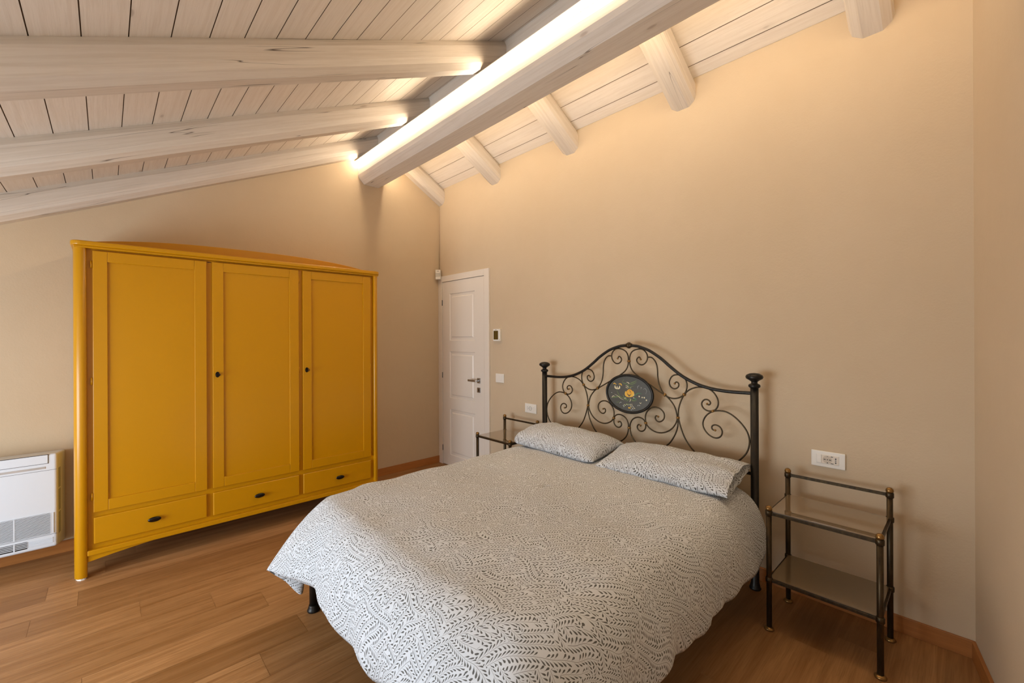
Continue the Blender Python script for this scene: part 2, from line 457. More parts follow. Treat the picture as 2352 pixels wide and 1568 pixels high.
# skirting boards
mb = MB().box(XL, XW, YF - .012, YF, 0, .08); struct(mb.build('baseboard_back', M_SKIRT, bevel=.002))
mb = MB().box(XW - .012, XW, wall_y(XW), 3.37, 0, .08); struct(mb.build('baseboard_right', M_SKIRT, bevel=.002))
mb = MB()
for xa, xb in ((XW - .002, DX1), (DX0, XL)):
    mb.prism([(xa, wall_y(xa)), (xb, wall_y(xb)), (xb, wall_y(xb) + .012), (xa - (.01 if xa > 0 else 0), wall_y(xa) + .012)], 'z', 0, .08)
struct(mb.build('baseboard_front', M_SKIRT, bevel=.002))

# ------------------------------------------------------------------ ridge beam, rafters, light strips
def beam(name, sec, a0, a1, P, mat, n=10, jit=.0015, parent=None):
    mb = MB(); m = len(sec); per = [0]
    for i in range(m): per.append(per[-1] + math.dist(sec[i], sec[(i+1) % m]))
    ou, ov = random.uniform(0, 50), random.uniform(0, 50); sd = random.uniform(0, 99)
    for k in range(n + 1):
        a = a0 + (a1 - a0) * k / n
        for s_ in sec:
            j = noise.noise_vector(Vector((a * 1.7 + sd, s_[0] * 9, s_[1] * 9))) * jit * 3
            mb.v.append(P(a, s_[0] + j.x, s_[1] + j.y))
    for k in range(n):
        ua, ub = ou + (a1 - a0) * k / n, ou + (a1 - a0) * (k + 1) / n
        for i in range(m):
            j = (i + 1) % m
            mb.face((k*m + i, k*m + j, (k+1)*m + j, (k+1)*m + i), [(ua, ov + per[i]), (ua, ov + per[i+1]), (ub, ov + per[i+1]), (ub, ov + per[i])])
    mb.face([m - 1 - i for i in range(m)], [(ov + sec[m-1-i][0], ou + sec[m-1-i][1]) for i in range(m)])
    mb.face([n*m + i for i in range(m)], [(ov + sec[i][0], ou + sec[i][1]) for i in range(m)])
    return mb.build(name, mat, parent)

RS = [(-.068, -.0005), (-.088, -.04), (-.091, -.115), (-.082, -.148), (-.045, -.18), (.035, -.18), (.078, -.15), (.091, -.11), (.091, -.04), (.07, -.0005)]
bm_sec = [(1.884, 3.127), (1.897, 3.098), (1.948, 3.046), (2.107, 3.046), (2.152, 3.078), (2.167, 3.10), (2.167, 3.238), (2.15, 3.262), (2.13, 3.29), (1.925, 3.29), (1.905, 3.262), (1.884, 3.238)]
o = beam('ridge_beam', bm_sec, YB + .2, YF - .001, lambda a, p, q: (p, a, q), M_BEAM, 14, .001)
tag(o, 'massive whitewashed ridge beam carrying the glowing light strip', 'beam')
lab_l = {4.265: 'whitewashed rafter left of the ridge, running along the wall above the yellow wardrobe',
         3.29: 'whitewashed rafter left of the ridge, middle one of three',
         2.31: 'whitewashed rafter left of the ridge, nearest and topmost of the three'}
for yc, lb in lab_l.items():
    def P(a, p, q, yc=yc): return (a, min(yc + p, YF - .001), zl(a) + q)
    tag(beam('rafter', RS, XL, XRL, P, M_BEAM, 16), lb, 'beam', 'rafters left of the ridge beam')
lab_r = {4.265: 'short whitewashed rafter right of the ridge, in the far corner above the white door',
         3.29: 'whitewashed rafter right of the ridge, next one from the far corner rafter',
         2.32: 'whitewashed rafter right of the ridge, third one from the far corner',
         1.34: 'wide whitewashed rafter right of the ridge, above the right half of the bed head',
         0.345: 'whitewashed rafter at the top edge near the right corner of the room'}
for yc, lb in lab_r.items():
    def P(a, p, q, yc=yc): return (a, min(yc + p, YF - .001), zr(a) + q)
    tag(beam('rafter', RS, XRR, XW + .001, P, M_BEAM, 6), lb, 'beam', 'rafters right of the ridge beam')
# boards closing the space above the ridge beam
mb = MB()
for x, zz in ((XRL, zl(XRL)), (XRR, zr(XRR))):
    b = len(mb.v); xx = x + (.02 if x == XRL else -.02)
    mb.box(min(x, xx), max(x, xx), YB + .2, YF - .001, 3.28, zz + .02)
for i in range(len(mb.f)):
    mb.uv[i] = [(mb.v[k][1], mb.v[k][2] * 1.0 + mb.v[k][0]) for k in mb.f[i]]
struct(mb.build('trim_1', M_BOARD))

def led(side, lab):
    """round-nosed diffuser at 45 degrees on the top edge of the beam, in a thin metal profile"""
    cx = 1.868 if side < 0 else 2.183; cz = 3.246; s = side
    t_ = thing('led_strip', lab, 'light strip', (cx, 1.7, cz), 'light strips on the ridge beam')
    R = .0185; pts = []
    # direction of emission: (s, -1)/sqrt2
    for k in range(13):
        a = math.pi * k / 12 - math.pi / 2
        e = R * math.cos(a) * 0.8; f = R * math.sin(a)
        pts.append((cx + (e * s + f * s) * .7071, cz + (-e + f) * .7071))
    if s < 0: pts = pts[::-1]
    MB().prism(pts, 'y', YB + .25, YF - .003, 0, False).build('diffuser', M_LED, t_)
    q = []
    for e, f in ((0, -.021), (0, .024), (-.006, .024), (-.006, -.021)):
        q.append((cx + (e * s + f * s) * .7071, cz + (-e + f) * .7071))
    MB().prism(q, 'y', YB + .25, YF - .002).build('profile', M_ALU, t_)
led(-1, 'glowing warm white light strip along the left upper edge of the ridge beam')
led(1, 'warm white light strip along the hidden right upper edge of the ridge beam')

# ------------------------------------------------------------------ door
dr = thing('door_1', 'white three panel door in the far corner of the bed wall', 'door', (XW, 3.83, 0)); dr['kind'] = 'structure'
fx = XW - .018
mb = MB().box(fx, XW, 4.212, YF - .001, 0, 2.174).box(fx, XW, 3.371, 3.448, 0, 2.174).box(fx, XW, 3.448, 4.212, 2.106, 2.174)
mb.build('door_frame', M_DOOR, dr, .002)
mb = MB(); X0 = XW - .012
def rect(y0, y1, z0, z1, x): b = len(mb.v); mb.v.extend([(x, y0, z0), (x, y1, z0), (x, y1, z1), (x, y0, z1)]); return [b, b+1, b+2, b+3]
def ring(a, b):
    for i in range(4): j = (i + 1) % 4; mb.face((a[i], b[i], b[j], a[j]))
ly0, ly1 = 3.455, 4.207; zs = [0.008, .13, .65, .777, 1.306, 1.431, 1.962, 2.102]; py0, py1 = 3.61, 4.067
for a, c in ((0, 1), (2, 3), (4, 5), (6, 7)): r = rect(py0, py1, zs[a], zs[c], X0); mb.face(r[::-1])
for ya, yb in ((ly0, py0), (py1, ly1)): r = rect(ya, yb, zs[0], zs[-1], X0); mb.face(r[::-1])
for za, zb in ((zs[1], zs[2]), (zs[3], zs[4]), (zs[5], zs[6])):
    R_ = [rect(py0 + i, py1 - i, za + i, zb - i, X0 + d) for i, d in ((0, 0), (.006, .007), (.034, .008), (.044, .001), (.052, .001))]
    for p, q in zip(R_[:-1], R_[1:]): ring(p, q)
    mb.face(R_[-1][::-1])
mb.build('door_leaf', M_DOOR, dr)
h = MB().box(X0 - .008, X0, 3.513, 3.567, .982, 1.036).build('door_handle', M_CHROME, dr, .002)
MB().lathe([(.009, -.045), (.009, 0)], (X0 - .006, 3.54, 1.009), 12, axis='x').build('handle_neck', M_CHROME, h)
MB().box(X0 - .058, X0 - .046, 3.53, 3.665, .998, 1.020).build('handle_lever', M_CHROME, h, .003)
k = MB().box(X0 - .007, X0, 3.513, 3.567, .884, .936).build('lock_plate', M_CHROME, dr, .002)
MB().box(X0 - .0085, X0 - .006, 3.536, 3.544, .897, .922).build('keyhole', M_DARK, k)
for z in (.19, 1.03, 1.866): MB().lathe([(.005, -.032), (.005, .032)], (X0 - .004, 4.2095, z), 10).build('hinge', M_GREY, dr)

# ------------------------------------------------------------------ wardrobe
wr = thing('wardrobe', 'large ochre yellow three door wardrobe standing against the far wall', 'wardrobe', (.83, 3.98, 0))
FY, CY, BY = 3.71, 3.729, 4.265
mb = MB().box(-.125, 1.79, CY, BY, .15, 2.037)
mb.build('body', M_YEL, wr)
def postsec(s, xo, xi):
    d = xi - xo
    r = [(xi, BY if 0 else 3.775)]
    pts = [(xi, 3.775), (xi, 3.706), (xi - d*.12, 3.700), (xi - d*.4, 3.697), (xi - d*.65, 3.701), (xi - d*.86, 3.712), (xo, 3.735), (xo, 3.775)]
    return pts if s > 0 else pts[::-1]
for s, xo, xi in ((1, -.144, -.086), (-1, 1.812, 1.768)):
    mb = MB(); sec = postsec(s, xo, xi)
    b = len(mb.v); n = len(sec)
    mb.prism(sec, 'z', .012, 2.037)
    for i in range(n): mb.sm[i] = True
    p = mb.build('post', M_YEL, wr, .002)
    MB().prism([(a + (.006 if a < (xo+xi)/2 else -.006), c + .004) for a, c in sec], 'z', 0, .014).build('foot_glide', M_PLASTIC, p)
    MB().box(min(xo, xi), max(xo, xi), BY - .06, BY, 0, 2.037).build('post', M_YEL, wr, .004)
# cornice with rounded ends, and the curved crest behind it
cor = []
for k in range(7): a = math.pi + k / 6 * math.pi / 2; cor.append((-.156 + .045 + .045 * math.cos(a), 3.679 + .045 + .045 * math.sin(a)))
for k in range(7): a = 1.5 * math.pi + k / 6 * math.pi / 2; cor.append((1.823 - .045 + .045 * math.cos(a), 3.679 + .045 + .045 * math.sin(a)))
cor += [(1.823, BY), (-.156, BY)]
c = MB().prism(cor, 'z', 2.037, 2.066).build('cornice', M_YEL, wr, .007, 3)
sub = [(min(max(x, -.142), 1.81), max(y, 3.694)) for x, y in cor]
MB().prism(sub, 'z', 2.024, 2.038).build('cornice_moulding', M_YEL, c, .004)
arc = [(-.12, 2.06)]
for k in range(41):
    x = -.12 + 1.92 * k / 40; tt = abs((x - .84) / .97); arc.append((x, 2.078 + .07 * (1 - min(1, tt) ** 2.8)))
arc.append((1.80, 2.06))
mb = MB().prism(arc, 'y', 3.85, 3.872); mb.build('crest_panel', M_YEL, wr, .003)
# base rail and arched skirt
MB().box(-.086, 1.768, 3.699, CY + .01, .138, .169).build('base_moulding', M_YEL, wr, .004)
sk = []
for k in range(31):
    x = -.086 + 1.854 * k / 30; t1 = max(0, 1 - (x + .086) / .62); t2 = max(0, 1 - (1.768 - x) / .62)
    sk.append((x, .146 - .048 * (t1 * t1 + t2 * t2) ))
sk += [(1.768, .16), (-.086, .16)]
MB().prism(sk, 'y', 3.712, 3.735).build('skirt', M_YEL, wr, .002)
doors = [(-.058, .521), (.556, 1.134), (1.165, 1.741)]
for i, (a, b_) in enumerate(doors):
    z0, z1 = .396, 2.013
    m = MB()
    m.box(a, a + .067, FY, CY, z0, z1).box(b_ - .069, b_, FY, CY, z0, z1)
    m.box(a + .067, b_ - .069, FY, CY, z0, z0 + .067).box(a + .067, b_ - .069, FY, CY, z1 - .065, z1)
    d = m.build('door', M_YEL, wr, .0025)
    MB().box(a + .06, b_ - .062, FY + .0105, CY, z0 + .06, z1 - .06).build('door_panel', M_YEL, d)
    if i: # black key escutcheon with key
        kx = a + .028
        e = MB().lathe([(.012, -.004), (.0125, -.002), (.013, 0)], (0, 0, 0), 20, axis='y').build('escutcheon', M_BLACK, d, at=(kx, FY, 1.207))
        e.scale = (1, 1, 1.6)
        mk = MB().box(kx - .002, kx + .002, FY - .03, FY - .002, 1.2, 1.214)
        mk.tube([(kx + .011*math.cos(q*math.pi/6), FY - .034, 1.207 + .008*math.sin(q*math.pi/6)) for q in range(12)], .0022, 6, closed=True)
        mk.build('key', M_BLACK, d)
    hx = a - .006 if i == 0 else b_ + .005
    for z in (1.929, 1.206, .492): MB().lathe([(.005, -.022), (.005, .022)], (hx, FY + .012, z), 8).build('hinge', M_YEL, d)
for (a, b_) in [(-.058, .519), (.556, 1.134), (1.165, 1.741)]:
    d = MB().box(a, b_, FY, CY, .2, .363).build('drawer', M_YEL, wr, .006, 3)
    kn = MB().lathe([(.004, -.03), (.012, -.0285), (.0165, -.024), (.0165, -.02), (.010, -.015), (.0065, -.008), (.008, 0)], (0, 0, 0), 20, axis='y').build('knob', M_BLACK, d, at=((a + b_) / 2, FY, .278))
    kn.scale = (2.1, 1, 1)
# narrow dark slit above the divider
MB().box(.528, .552, CY - .0012, CY, 2.008, 2.012).build('gap', M_DARK, wr)

# ------------------------------------------------------------------ air conditioning console on the far wall
ac = thing('air_conditioner', 'white console air conditioner with louvred grille left of the wardrobe', 'air conditioner', (-.55, 4.18, .12))
mb = MB()
mb.v = [(-.935, YF - .013, .09), (-.205, YF - .013, .09), (-.205, YF - .013, .711), (-.935, YF - .013, .711), (-.905, 4.09, .122), (-.235, 4.09, .122), (-.235, 4.09, .724), (-.905, 4.09, .724)]
for q in ((3,2,1,0), (4,5,6,7), (0,1,5,4), (1,2,6,5), (2,3,7,6), (3,0,4,7)): mb.face(q)
body = mb.build('casing', M_ACW, ac, .012, 3)
MB().box(-.868, -.272, 4.088, 4.092, .664, .7235).build('flap_gap', M_DARK, ac, .001)
MB().box(-.866, -.2745, 4.0855, 4.092, .6665, .7205).build('air_flap', M_ACW, ac, .0015)
MB().box(-.862, -.286, 4.0875, 4.091, .633, .6465).build('silver_band', M_SILVER, ac, .001)
MB().box(-.90, -.2355, 4.0892, 4.091, .6195, .6215).build('panel_seam', M_GREY, ac)
gr = MB().box(-.875, -.266, 4.0885, 4.092, .211, .343, 1)
for k in range(19): z = .2145 + k * .0069; gr.box(-.877, -.262, 4.083, 4.0895, z, z + .0034)
for x in (-.42, -.72): gr.box(x - .003, x + .003, 4.0825, 4.0895, .211, .343)
gr.box(-.264, -.25, 4.085, 4.0895, .211, .343).build('grille', [M_ACW, M_DARK], ac)
gr = MB().box(-.775, -.366, 4.0885, 4.092, .143, .187, 1)
for k in range(4): z = .152 + k * .0095; gr.box(-.777, -.364, 4.084, 4.0895, z, z + .0035)
for x in (-.42, -.72): gr.box(x - .003, x + .003, 4.0835, 4.0895, .143, .187)
for k in range(4): z = .150 + k * .0095; gr.box(-.36, -.254, 4.086, 4.0895, z, z + .004)
gr.build('lower_vent', [M_ACW, M_DARK], ac)
MB().box(-.90, -.2355, 4.0892, 4.091, .2025, .2045).build('panel_seam', M_GREY, ac)
sv = MB()
for y in (4.125, 4.14, 4.155):
    x = -.235 + .03 * (y - 4.09) / .187
    for za, zb in ((.19, .33), (.34, .48), (.49, .62)): sv.box(x - .004, x + .0012, y, y + .005, za, zb)
sv.build('side_vent', M_DARK, ac)

# ------------------------------------------------------------------ bed
YC, XH = 1.687, 2.745
bed = thing('bed', 'black wrought iron double bed with scrolled headboard and painted oval plaque', 'bed', (1.75, YC, 0))
POST = [(.028, 0), (.031, .004), (.031, .01), (.026, .016), (.024, .03), (.0215, .036), (.0215, 1.165), (.030, 1.171), (.032, 1.178), (.029, 1.186), (.017, 1.192), (.0165, 1.202), (.027, 1.210), (.043, 1.220), (.047, 1.230), (.042, 1.241), (.025, 1.250), (.002, 1.253)]
for y in (YC - .825, YC + .822):
    p = MB().lathe(POST[:7], (XH, y, 0), 24).build('post', M_IRON, bed)
    MB().lathe(POST[6:], (XH, y, 0), 24).build('finial', M_IRON, p)
for y in (YC - .77, YC + .745):
    lg = MB().lathe([(.0215, .034), (.0215, .34)], (.812, y, 0), 24).build('leg', M_IRON, bed)
    MB().lathe([(.031, 0), (.033, .005), (.031, .012), (.027, .018), (.026, .026), (.023, .036)], (.812, y, 0), 24).build('leg_foot', M_IRON, lg)
for y in (YC - .79, YC + .79): MB().box(.80, XH, y - .012, y + .012, .27, .32).build('side_rail', M_IRON, bed, .003)
MB().box(.79, .82, YC - .77, YC + .757, .27, .32).build('foot_rail', M_IRON, bed, .003)
sl = MB()
for k in range(12): sl.box(.9 + k * .155, .96 + k * .155, YC - .785, YC + .785, .30, .325)
sl.build('slat_base', M_IRON, bed)
HX = XH
def hb(pts, s=1): return [(HX, YC - s * a, z) for a, z in pts]
RAIL = [(0, 1.4035), (.05, 1.4005), (.09, 1.393), (.166, 1.366), (.248, 1.316), (.311, 1.266), (.38, 1.216), (.439, 1.184), (.511, 1.156), (.58, 1.141), (.646, 1.134), (.71, 1.132), (.825, 1.134)]
rp = catmull(hb(RAIL[::-1], 1), 6) + catmull(hb(RAIL, -1), 6)[1:]
MB().tube(rp, .0105, 12).build('top_rail', M_IRON, bed)
MB().tube([(HX, YC - .825, .664), (HX, YC + .822, .664)], .010, 12).build('lower_rail', M_IRON, bed)
CURV = dict(
 A=[(0.094, 1.306), (0.081, 1.324), (0.061, 1.303), (0.072, 1.278), (0.102, 1.267), (0.132, 1.284), (0.147, 1.319), (0.137, 1.354), (0.107, 1.377), (0.068, 1.378), (0.028, 1.362), (0.008, 1.331), (0.005, 1.291), (0.011, 1.251), (0.036, 1.213), (0.089, 1.177), (0.174, 1.127), (0.247, 1.085), (0.275, 1.071), (0.31, 1.043), (0.345, 0.995), (0.360, 0.931), (0.363, 0.88), (0.348, 0.826), (0.317, 0.769), (0.285, 0.734), (.225, .69), (.17, .667)],
 B=[(0.147, 1.323), (0.179, 1.322), (0.208, 1.291), (0.22, 1.246), (0.222, 1.193), (0.231, 1.141), (0.251, 1.1), (0.275, 1.073), (0.303, 1.058), (0.341, 1.055), (0.379, 1.067), (0.407, 1.09), (0.424, 1.127), (0.423, 1.17), (0.402, 1.203), (0.365, 1.215), (0.327, 1.205), (0.305, 1.168), (0.311, 1.135), (0.338, 1.119), (0.365, 1.131), (0.371, 1.155), (0.355, 1.167), (0.343, 1.155)],
 C=[(0.366, 0.931), (0.368, 0.983), (0.381, 1.035), (0.405, 1.084), (0.439, 1.121), (0.489, 1.142), (0.545, 1.144), (0.59, 1.123), (0.618, 1.081), (0.621, 1.044), (0.608, 1.017), (0.589, 1.003), (0.556, 1.0), (0.528, 1.016), (0.519, 1.043), (0.535, 1.067), (0.559, 1.07), (0.575, 1.053), (0.566, 1.038), (0.554, 1.043)],
 D=[(0.602, 0.885), (0.585, 0.888), (0.582, 0.907), (0.601, 0.919), (0.629, 0.912), (0.645, 0.884), (0.635, 0.852), (0.605, 0.837), (0.565, 0.85), (0.534, 0.884), (0.527, 0.925), (0.548, 0.97), (0.589, 1.001), (0.646, 1.011), (0.697, 0.996), (0.747, 0.956), (0.783, 0.909), (0.798, 0.859), (0.792, 0.806), (0.771, 0.762), (0.727, 0.714), (.68, .685), (.63, .667)],
 E=[(0.224, 0.92), (0.208, 0.924), (0.202, 0.904), (0.218, 0.887), (0.242, 0.888), (0.266, 0.911), (0.267, 0.948), (0.239, 0.976), (0.198, 0.983), (0.155, 0.962), (0.129, 0.919), (0.131, 0.867), (0.155, 0.834), (0.205, 0.812), (0.262, 0.816), (0.317, 0.847), (0.350, 0.893), (0.361, 0.931)],
 F=[(0.09, 0.84), (0.074, 0.845), (0.063, 0.824), (0.078, 0.803), (0.104, 0.801), (0.127, 0.822), (0.129, 0.86), (0.109, 0.889), (0.07, 0.896), (0.03, 0.878), (0.009, 0.843), (0.006, 0.81), (0.014, 0.768), (0.034, 0.732), (0.069, 0.702), (.11, .68), (.16, .667)],
 G=[(0.367, 0.931), (0.379, 0.882), (0.405, 0.814), (0.437, 0.765), (0.48, 0.722), (.54, .685), (.6, .667)])
for s in (1, -1):
    for kx, pts in CURV.items():
        p = smooth_path(catmull(hb(pts, s), 6), 4)
        p[0] = Vector(hb(pts, s)[0])
        MB().tube(p, .0048, 8).build('scroll', M_BRONZE, bed)
        ball = {'A': pts[0], 'B': pts[-1], 'C': pts[-1], 'D': pts[0], 'E': pts[0], 'F': pts[0]}.get(kx)
        if ball:
            e = hb([ball], s)[0]
            MB().lathe([(.0015, -.006), (.0062, -.004), (.0075, 0), (.0062, .004), (.0015, -.0005)], e, 12, axis='x').build('scroll_end', M_BRASS, bed)
def collar(a, z, r=.0125, ang=0.0):
    m = MB().lathe([(r*.8, -.0075), (r, -.005), (r, .005), (r*.8, .0075)], (0, 0, 0), 14)
    o = m.build('collar', M_BRASS, bed, at=(HX, YC - a, z)); o.rotation_euler = (ang, 0, 0)
for a, z in ((0, 1.29), (0, .81)): collar(a, z)
for s in (1, -1):
    for a, z, g in ((.273, 1.073, .9), (.407, 1.088, -.5), (.364, .931, 0), (.589, 1.002, .5), (.130, .863, .1)): collar(s * a, z, .0115, -g * s)
m = MB().lathe([(.0115, -.024), (.015, -.02), (.013, -.014), (.021, -.008), (.0225, 0), (.021, .008), (.013, .014), (.015, .02), (.0115, .024)], (HX, YC, 1.4035), 20, axis='y')
m.build('rail_knop', M_BRONZE, bed)
# oval plaque
EA, EB, EZ = .186, .134, 1.055
fr = MB().tube([(HX - .004, YC + EA * math.cos(q * math.pi / 32), EZ + EB * math.sin(q * math.pi / 32)) for q in range(64)], .0095, 10, closed=True).build('plaque_frame', M_IRON, bed)
pq = NT('plaque_ground'); tc = pq.n('ShaderNodeTexCoord').outputs['Object']
g = pq.noise(pq.mapping(tc, (1, 4, 60)), 1.0, 4, 0.6)
pq.P(Base_Color=pq.mix(g, srgb(62, 62, 56), srgb(84, 82, 74)), Roughness=.4)
MB().prism([(YC + (EA - .004) * math.cos(q * math.pi / 32), EZ + (EB - .004) * math.sin(q * math.pi / 32)) for q in range(64)], 'x', HX - .003, HX + .004).build('plaque', pq.mat, bed)
PC = {'g': plain('leaf_green_paint', srgb(104, 124, 70), .5), 'G': plain('bright_green_paint', srgb(70, 124, 84), .5), 'c': plain('cream_paint', srgb(226, 214, 176), .5),
      'y': plain('yellow_paint', srgb(226, 178, 62), .5), 'o': plain('orange_paint', srgb(222, 160, 36), .5), 'b': plain('brown_paint', srgb(120, 66, 34), .5), 'w': plain('white_paint', srgb(214, 216, 214), .5)}
STROKES = [('g', 0.003, [(-0.0487, 1.151), (-0.0426, 1.154), (-0.0518, 1.135), (-0.0308, 1.1234), (0.0018, 1.1207)]), ('g', 0.006, [(0.0048, 1.1262), (0.0195, 1.135), (0.0427, 1.1445), (0.0629, 1.1562)]), ('g', 0.005, [(0.0077, 1.1212), (0.034, 1.1284), (0.0628, 1.1434)]), ('g', 0.005, [(0.0016, 1.0895), (-0.0012, 1.1101), (-0.0248, 1.1265), (-0.0488, 1.1326)]), ('c', 0.006, [(0.0018, 1.1259), (-0.0026, 1.1334), (-0.0203, 1.1373)]), ('c', 0.004, [(-0.0013, 1.0997), (-0.013, 1.1091), (-0.0279, 1.1119)]), ('c', 0.004, [(-0.0072, 1.094), (-0.019, 1.0982), (-0.0279, 1.1001)]), ('g', 0.004, [(0.0046, 1.0898), (0.0135, 1.1061), (0.0397, 1.1134)]), ('c', 0.003, [(0.0105, 1.0955), (0.0193, 1.1014)]), ('y', 0.008, [(-0.1318, 1.1157), (-0.1192, 1.122), (-0.1038, 1.1125)]), ('y', 0.009, [(-0.0579, 1.1082), (-0.067, 1.1207), (-0.0853, 1.1193)]), ('c', 0.012, [(-0.1162, 1.1062), (-0.1132, 1.0904), (-0.0978, 1.081)]), ('c', 0.012, [(-0.0762, 1.1067), (-0.0793, 1.0906), (-0.0947, 1.0813)]), ('c', 0.008, [(-0.0977, 1.1023), (-0.0962, 1.0812)]), ('y', 0.02, [(-0.0251, 1.0715), (-0.0223, 1.0457), (0.0014, 1.0323)]), ('y', 0.02, [(0.0337, 1.0768), (0.0307, 1.0507), (0.0043, 1.0326)]), ('o', 0.016, [(0.0046, 1.0872), (-0.0103, 1.0676), (0.0014, 1.0479)]), ('o', 0.016, [(0.0075, 1.0874), (0.022, 1.0706), (0.0073, 1.0485)]), ('y', 0.012, [(0.0045, 1.0768), (0.0029, 1.048)]), ('b', 0.004, [(-0.0074, 1.0497), (0.0044, 1.0456), (0.0161, 1.0519)]), ('g', 0.008, [(-0.0403, 1.0177), (-0.0796, 1.027), (-0.1167, 1.0207), (-0.1448, 1.0125)]), ('c', 0.005, [(-0.1448, 1.0152), (-0.1322, 1.0272), (-0.1166, 1.026)]), ('g', 0.005, [(-0.0373, 1.0206), (-0.0675, 1.0255), (-0.0918, 1.055), (-0.1009, 1.0755)]), ('c', 0.003, [(-0.1197, 1.0418), (-0.0919, 1.0311), (-0.0675, 1.0149), (-0.0404, 1.0059)]), ('g', 0.006, [(-0.0492, 1.0431), (-0.0403, 1.0282), (-0.0253, 1.0244)]), ('g', 0.014, [(-0.0374, 1.0127), (-0.0135, 1.0139)]), ('c', 0.004, [(-0.0403, 1.019), (-0.0194, 1.0237)]), ('g', 0.005, [(0.0042, 1.0222), (-0.0106, 1.005), (-0.0195, 0.9989)]), ('c', 0.004, [(0.0101, 1.0228), (0.013, 1.0101), (0.0041, 0.9988)]), ('g', 0.007, [(0.013, 1.0205), (0.0334, 1.0096), (0.0622, 1.0127)]), ('G', 0.01, [(0.0335, 1.0303), (0.0508, 1.0243), (0.0622, 1.0204)]), ('G', 0.006, [(0.0364, 1.0435), (0.0567, 1.0531), (0.071, 1.0647), (0.1049, 1.0653)]), ('c', 0.005, [(0.0335, 1.0303), (0.045, 1.0289)]), ('c', 0.004, [(0.0393, 1.0412), (0.0437, 1.0596)]), ('c', 0.011, [(0.078, 1.045), (0.0879, 1.0434)]), ('c', 0.011, [(0.102, 1.0397), (0.1104, 1.038)]), ('c', 0.011, [(0.1188, 1.0439), (0.1257, 1.0345)]), ('c', 0.011, [(0.1367, 1.028), (0.1408, 1.0184)]), ('w', 0.0015, [(0.0712, 1.098), (0.0712, 1.1133), (0.0855, 1.1209)]), ('w', 0.0012, [(0.1134, 1.0965), (0.1302, 1.103), (0.1411, 1.0863), (0.1327, 1.0654)]), ('w', 0.0012, [(0.091, 1.1073), (0.1023, 1.1082), (0.0938, 1.0948)]), ('c', 0.004, [(0.0849, 1.0023), (0.0933, 0.9956), (0.1018, 1.0041)]), ('w', 0.003, [(0.0706, 0.9752), (0.0763, 0.9835)]), ('w', 0.003, [(0.082, 0.9841), (0.0904, 0.9774)]), ('g', 0.003, [(-0.1075, 0.9842), (-0.086, 0.9865), (-0.0767, 0.9981)]), ('w', 0.002, [(-0.0799, 0.9766), (-0.0676, 0.9885), (-0.0586, 0.9842)]), ('w', 0.003, [(-0.1478, 1.0512), (-0.1399, 1.0519)]), ('g', 0.005, [(-0.0437, 0.9517), (-0.0316, 0.9714), (-0.0077, 0.9819), (0.0216, 0.9748)]), ('w', 0.006, [(-0.049, 0.9668), (-0.043, 0.9659)]), ('c', 0.006, [(-0.0399, 0.9744), (-0.034, 0.9735)]), ('c', 0.006, [(-0.031, 0.9689), (-0.025, 0.968)]), ('w', 0.006, [(-0.043, 0.9596), (-0.037, 0.9587)]), ('c', 0.006, [(-0.022, 0.9777), (-0.0161, 0.9768)]), ('c', 0.006, [(-0.0131, 0.9748), (-0.0072, 0.9739)]), ('w', 0.006, [(-0.0013, 0.9761), (0.0046, 0.9752)]), ('c', 0.006, [(0.0105, 0.9813), (0.0163, 0.9804)]), ('c', 0.006, [(0.0222, 0.9826), (0.028, 0.9817)]), ('w', 0.006, [(0.0134, 0.9739), (0.0192, 0.973)]), ('c', 0.006, [(0.0251, 0.9726), (0.0309, 0.9717)]), ('c', 0.006, [(0.0192, 0.9642), (0.025, 0.9633)]), ('w', 0.006, [(0.0337, 0.9658), (0.0395, 0.9649)]), ('c', 0.006, [(0.0395, 0.9588), (0.0453, 0.9579)]), ('c', 0.006, [(0.025, 0.9545), (0.0308, 0.9536)]), ('w', 0.006, [(0.0308, 0.95), (0.0365, 0.9491)]), ('c', 0.006, [(0.0452, 0.9543), (0.051, 0.9534)]), ('c', 0.006, [(0.0104, 0.9657), (0.0163, 0.9649)]), ('w', 0.006, [(0.0162, 0.9431), (0.022, 0.9422)]), ('y', 0.01, [(-0.0034, 0.9589), (0.0039, 0.9494)]), ('y', 0.008, [(0.0039, 0.9572), (0.0156, 0.9521)])]
keys = list(PC); m = MB()
for si, (cc, wd_, pts) in enumerate(STROKES):
    P3 = catmull([(0, a, z) for a, z in pts], 6); n = len(P3); b = len(m.v); xx = HX - .0034 - si * .00003
    for i, p in enumerate(P3):
        tdir = (P3[min(i + 1, n - 1)] - P3[max(i - 1, 0)]).normalized(); nn = Vector((0, -tdir.z, tdir.y))
        hw = wd_ / 2 * max(.25, math.sin(math.pi * (0.12 + .8 * i / (n - 1))))
        for s in (1, -1): q = p + nn * hw * s; m.v.append((xx, YC - q.y, q.z))
    for i in range(n - 1): m.face((b + 2*i, b + 2*i + 1, b + 2*i + 3, b + 2*i + 2), None, keys.index(cc))
m.build('painted_flowers', [PC[k] for k in keys], fr)

mt = MB().box(.90, 2.70, YC - .74, YC + .70, .325, .565).build('mattress', M_MATT, None, .05, 4, base=(1.8, YC, .325))
tag(mt, 'mattress under the leaf print duvet on the iron bed', 'mattress')

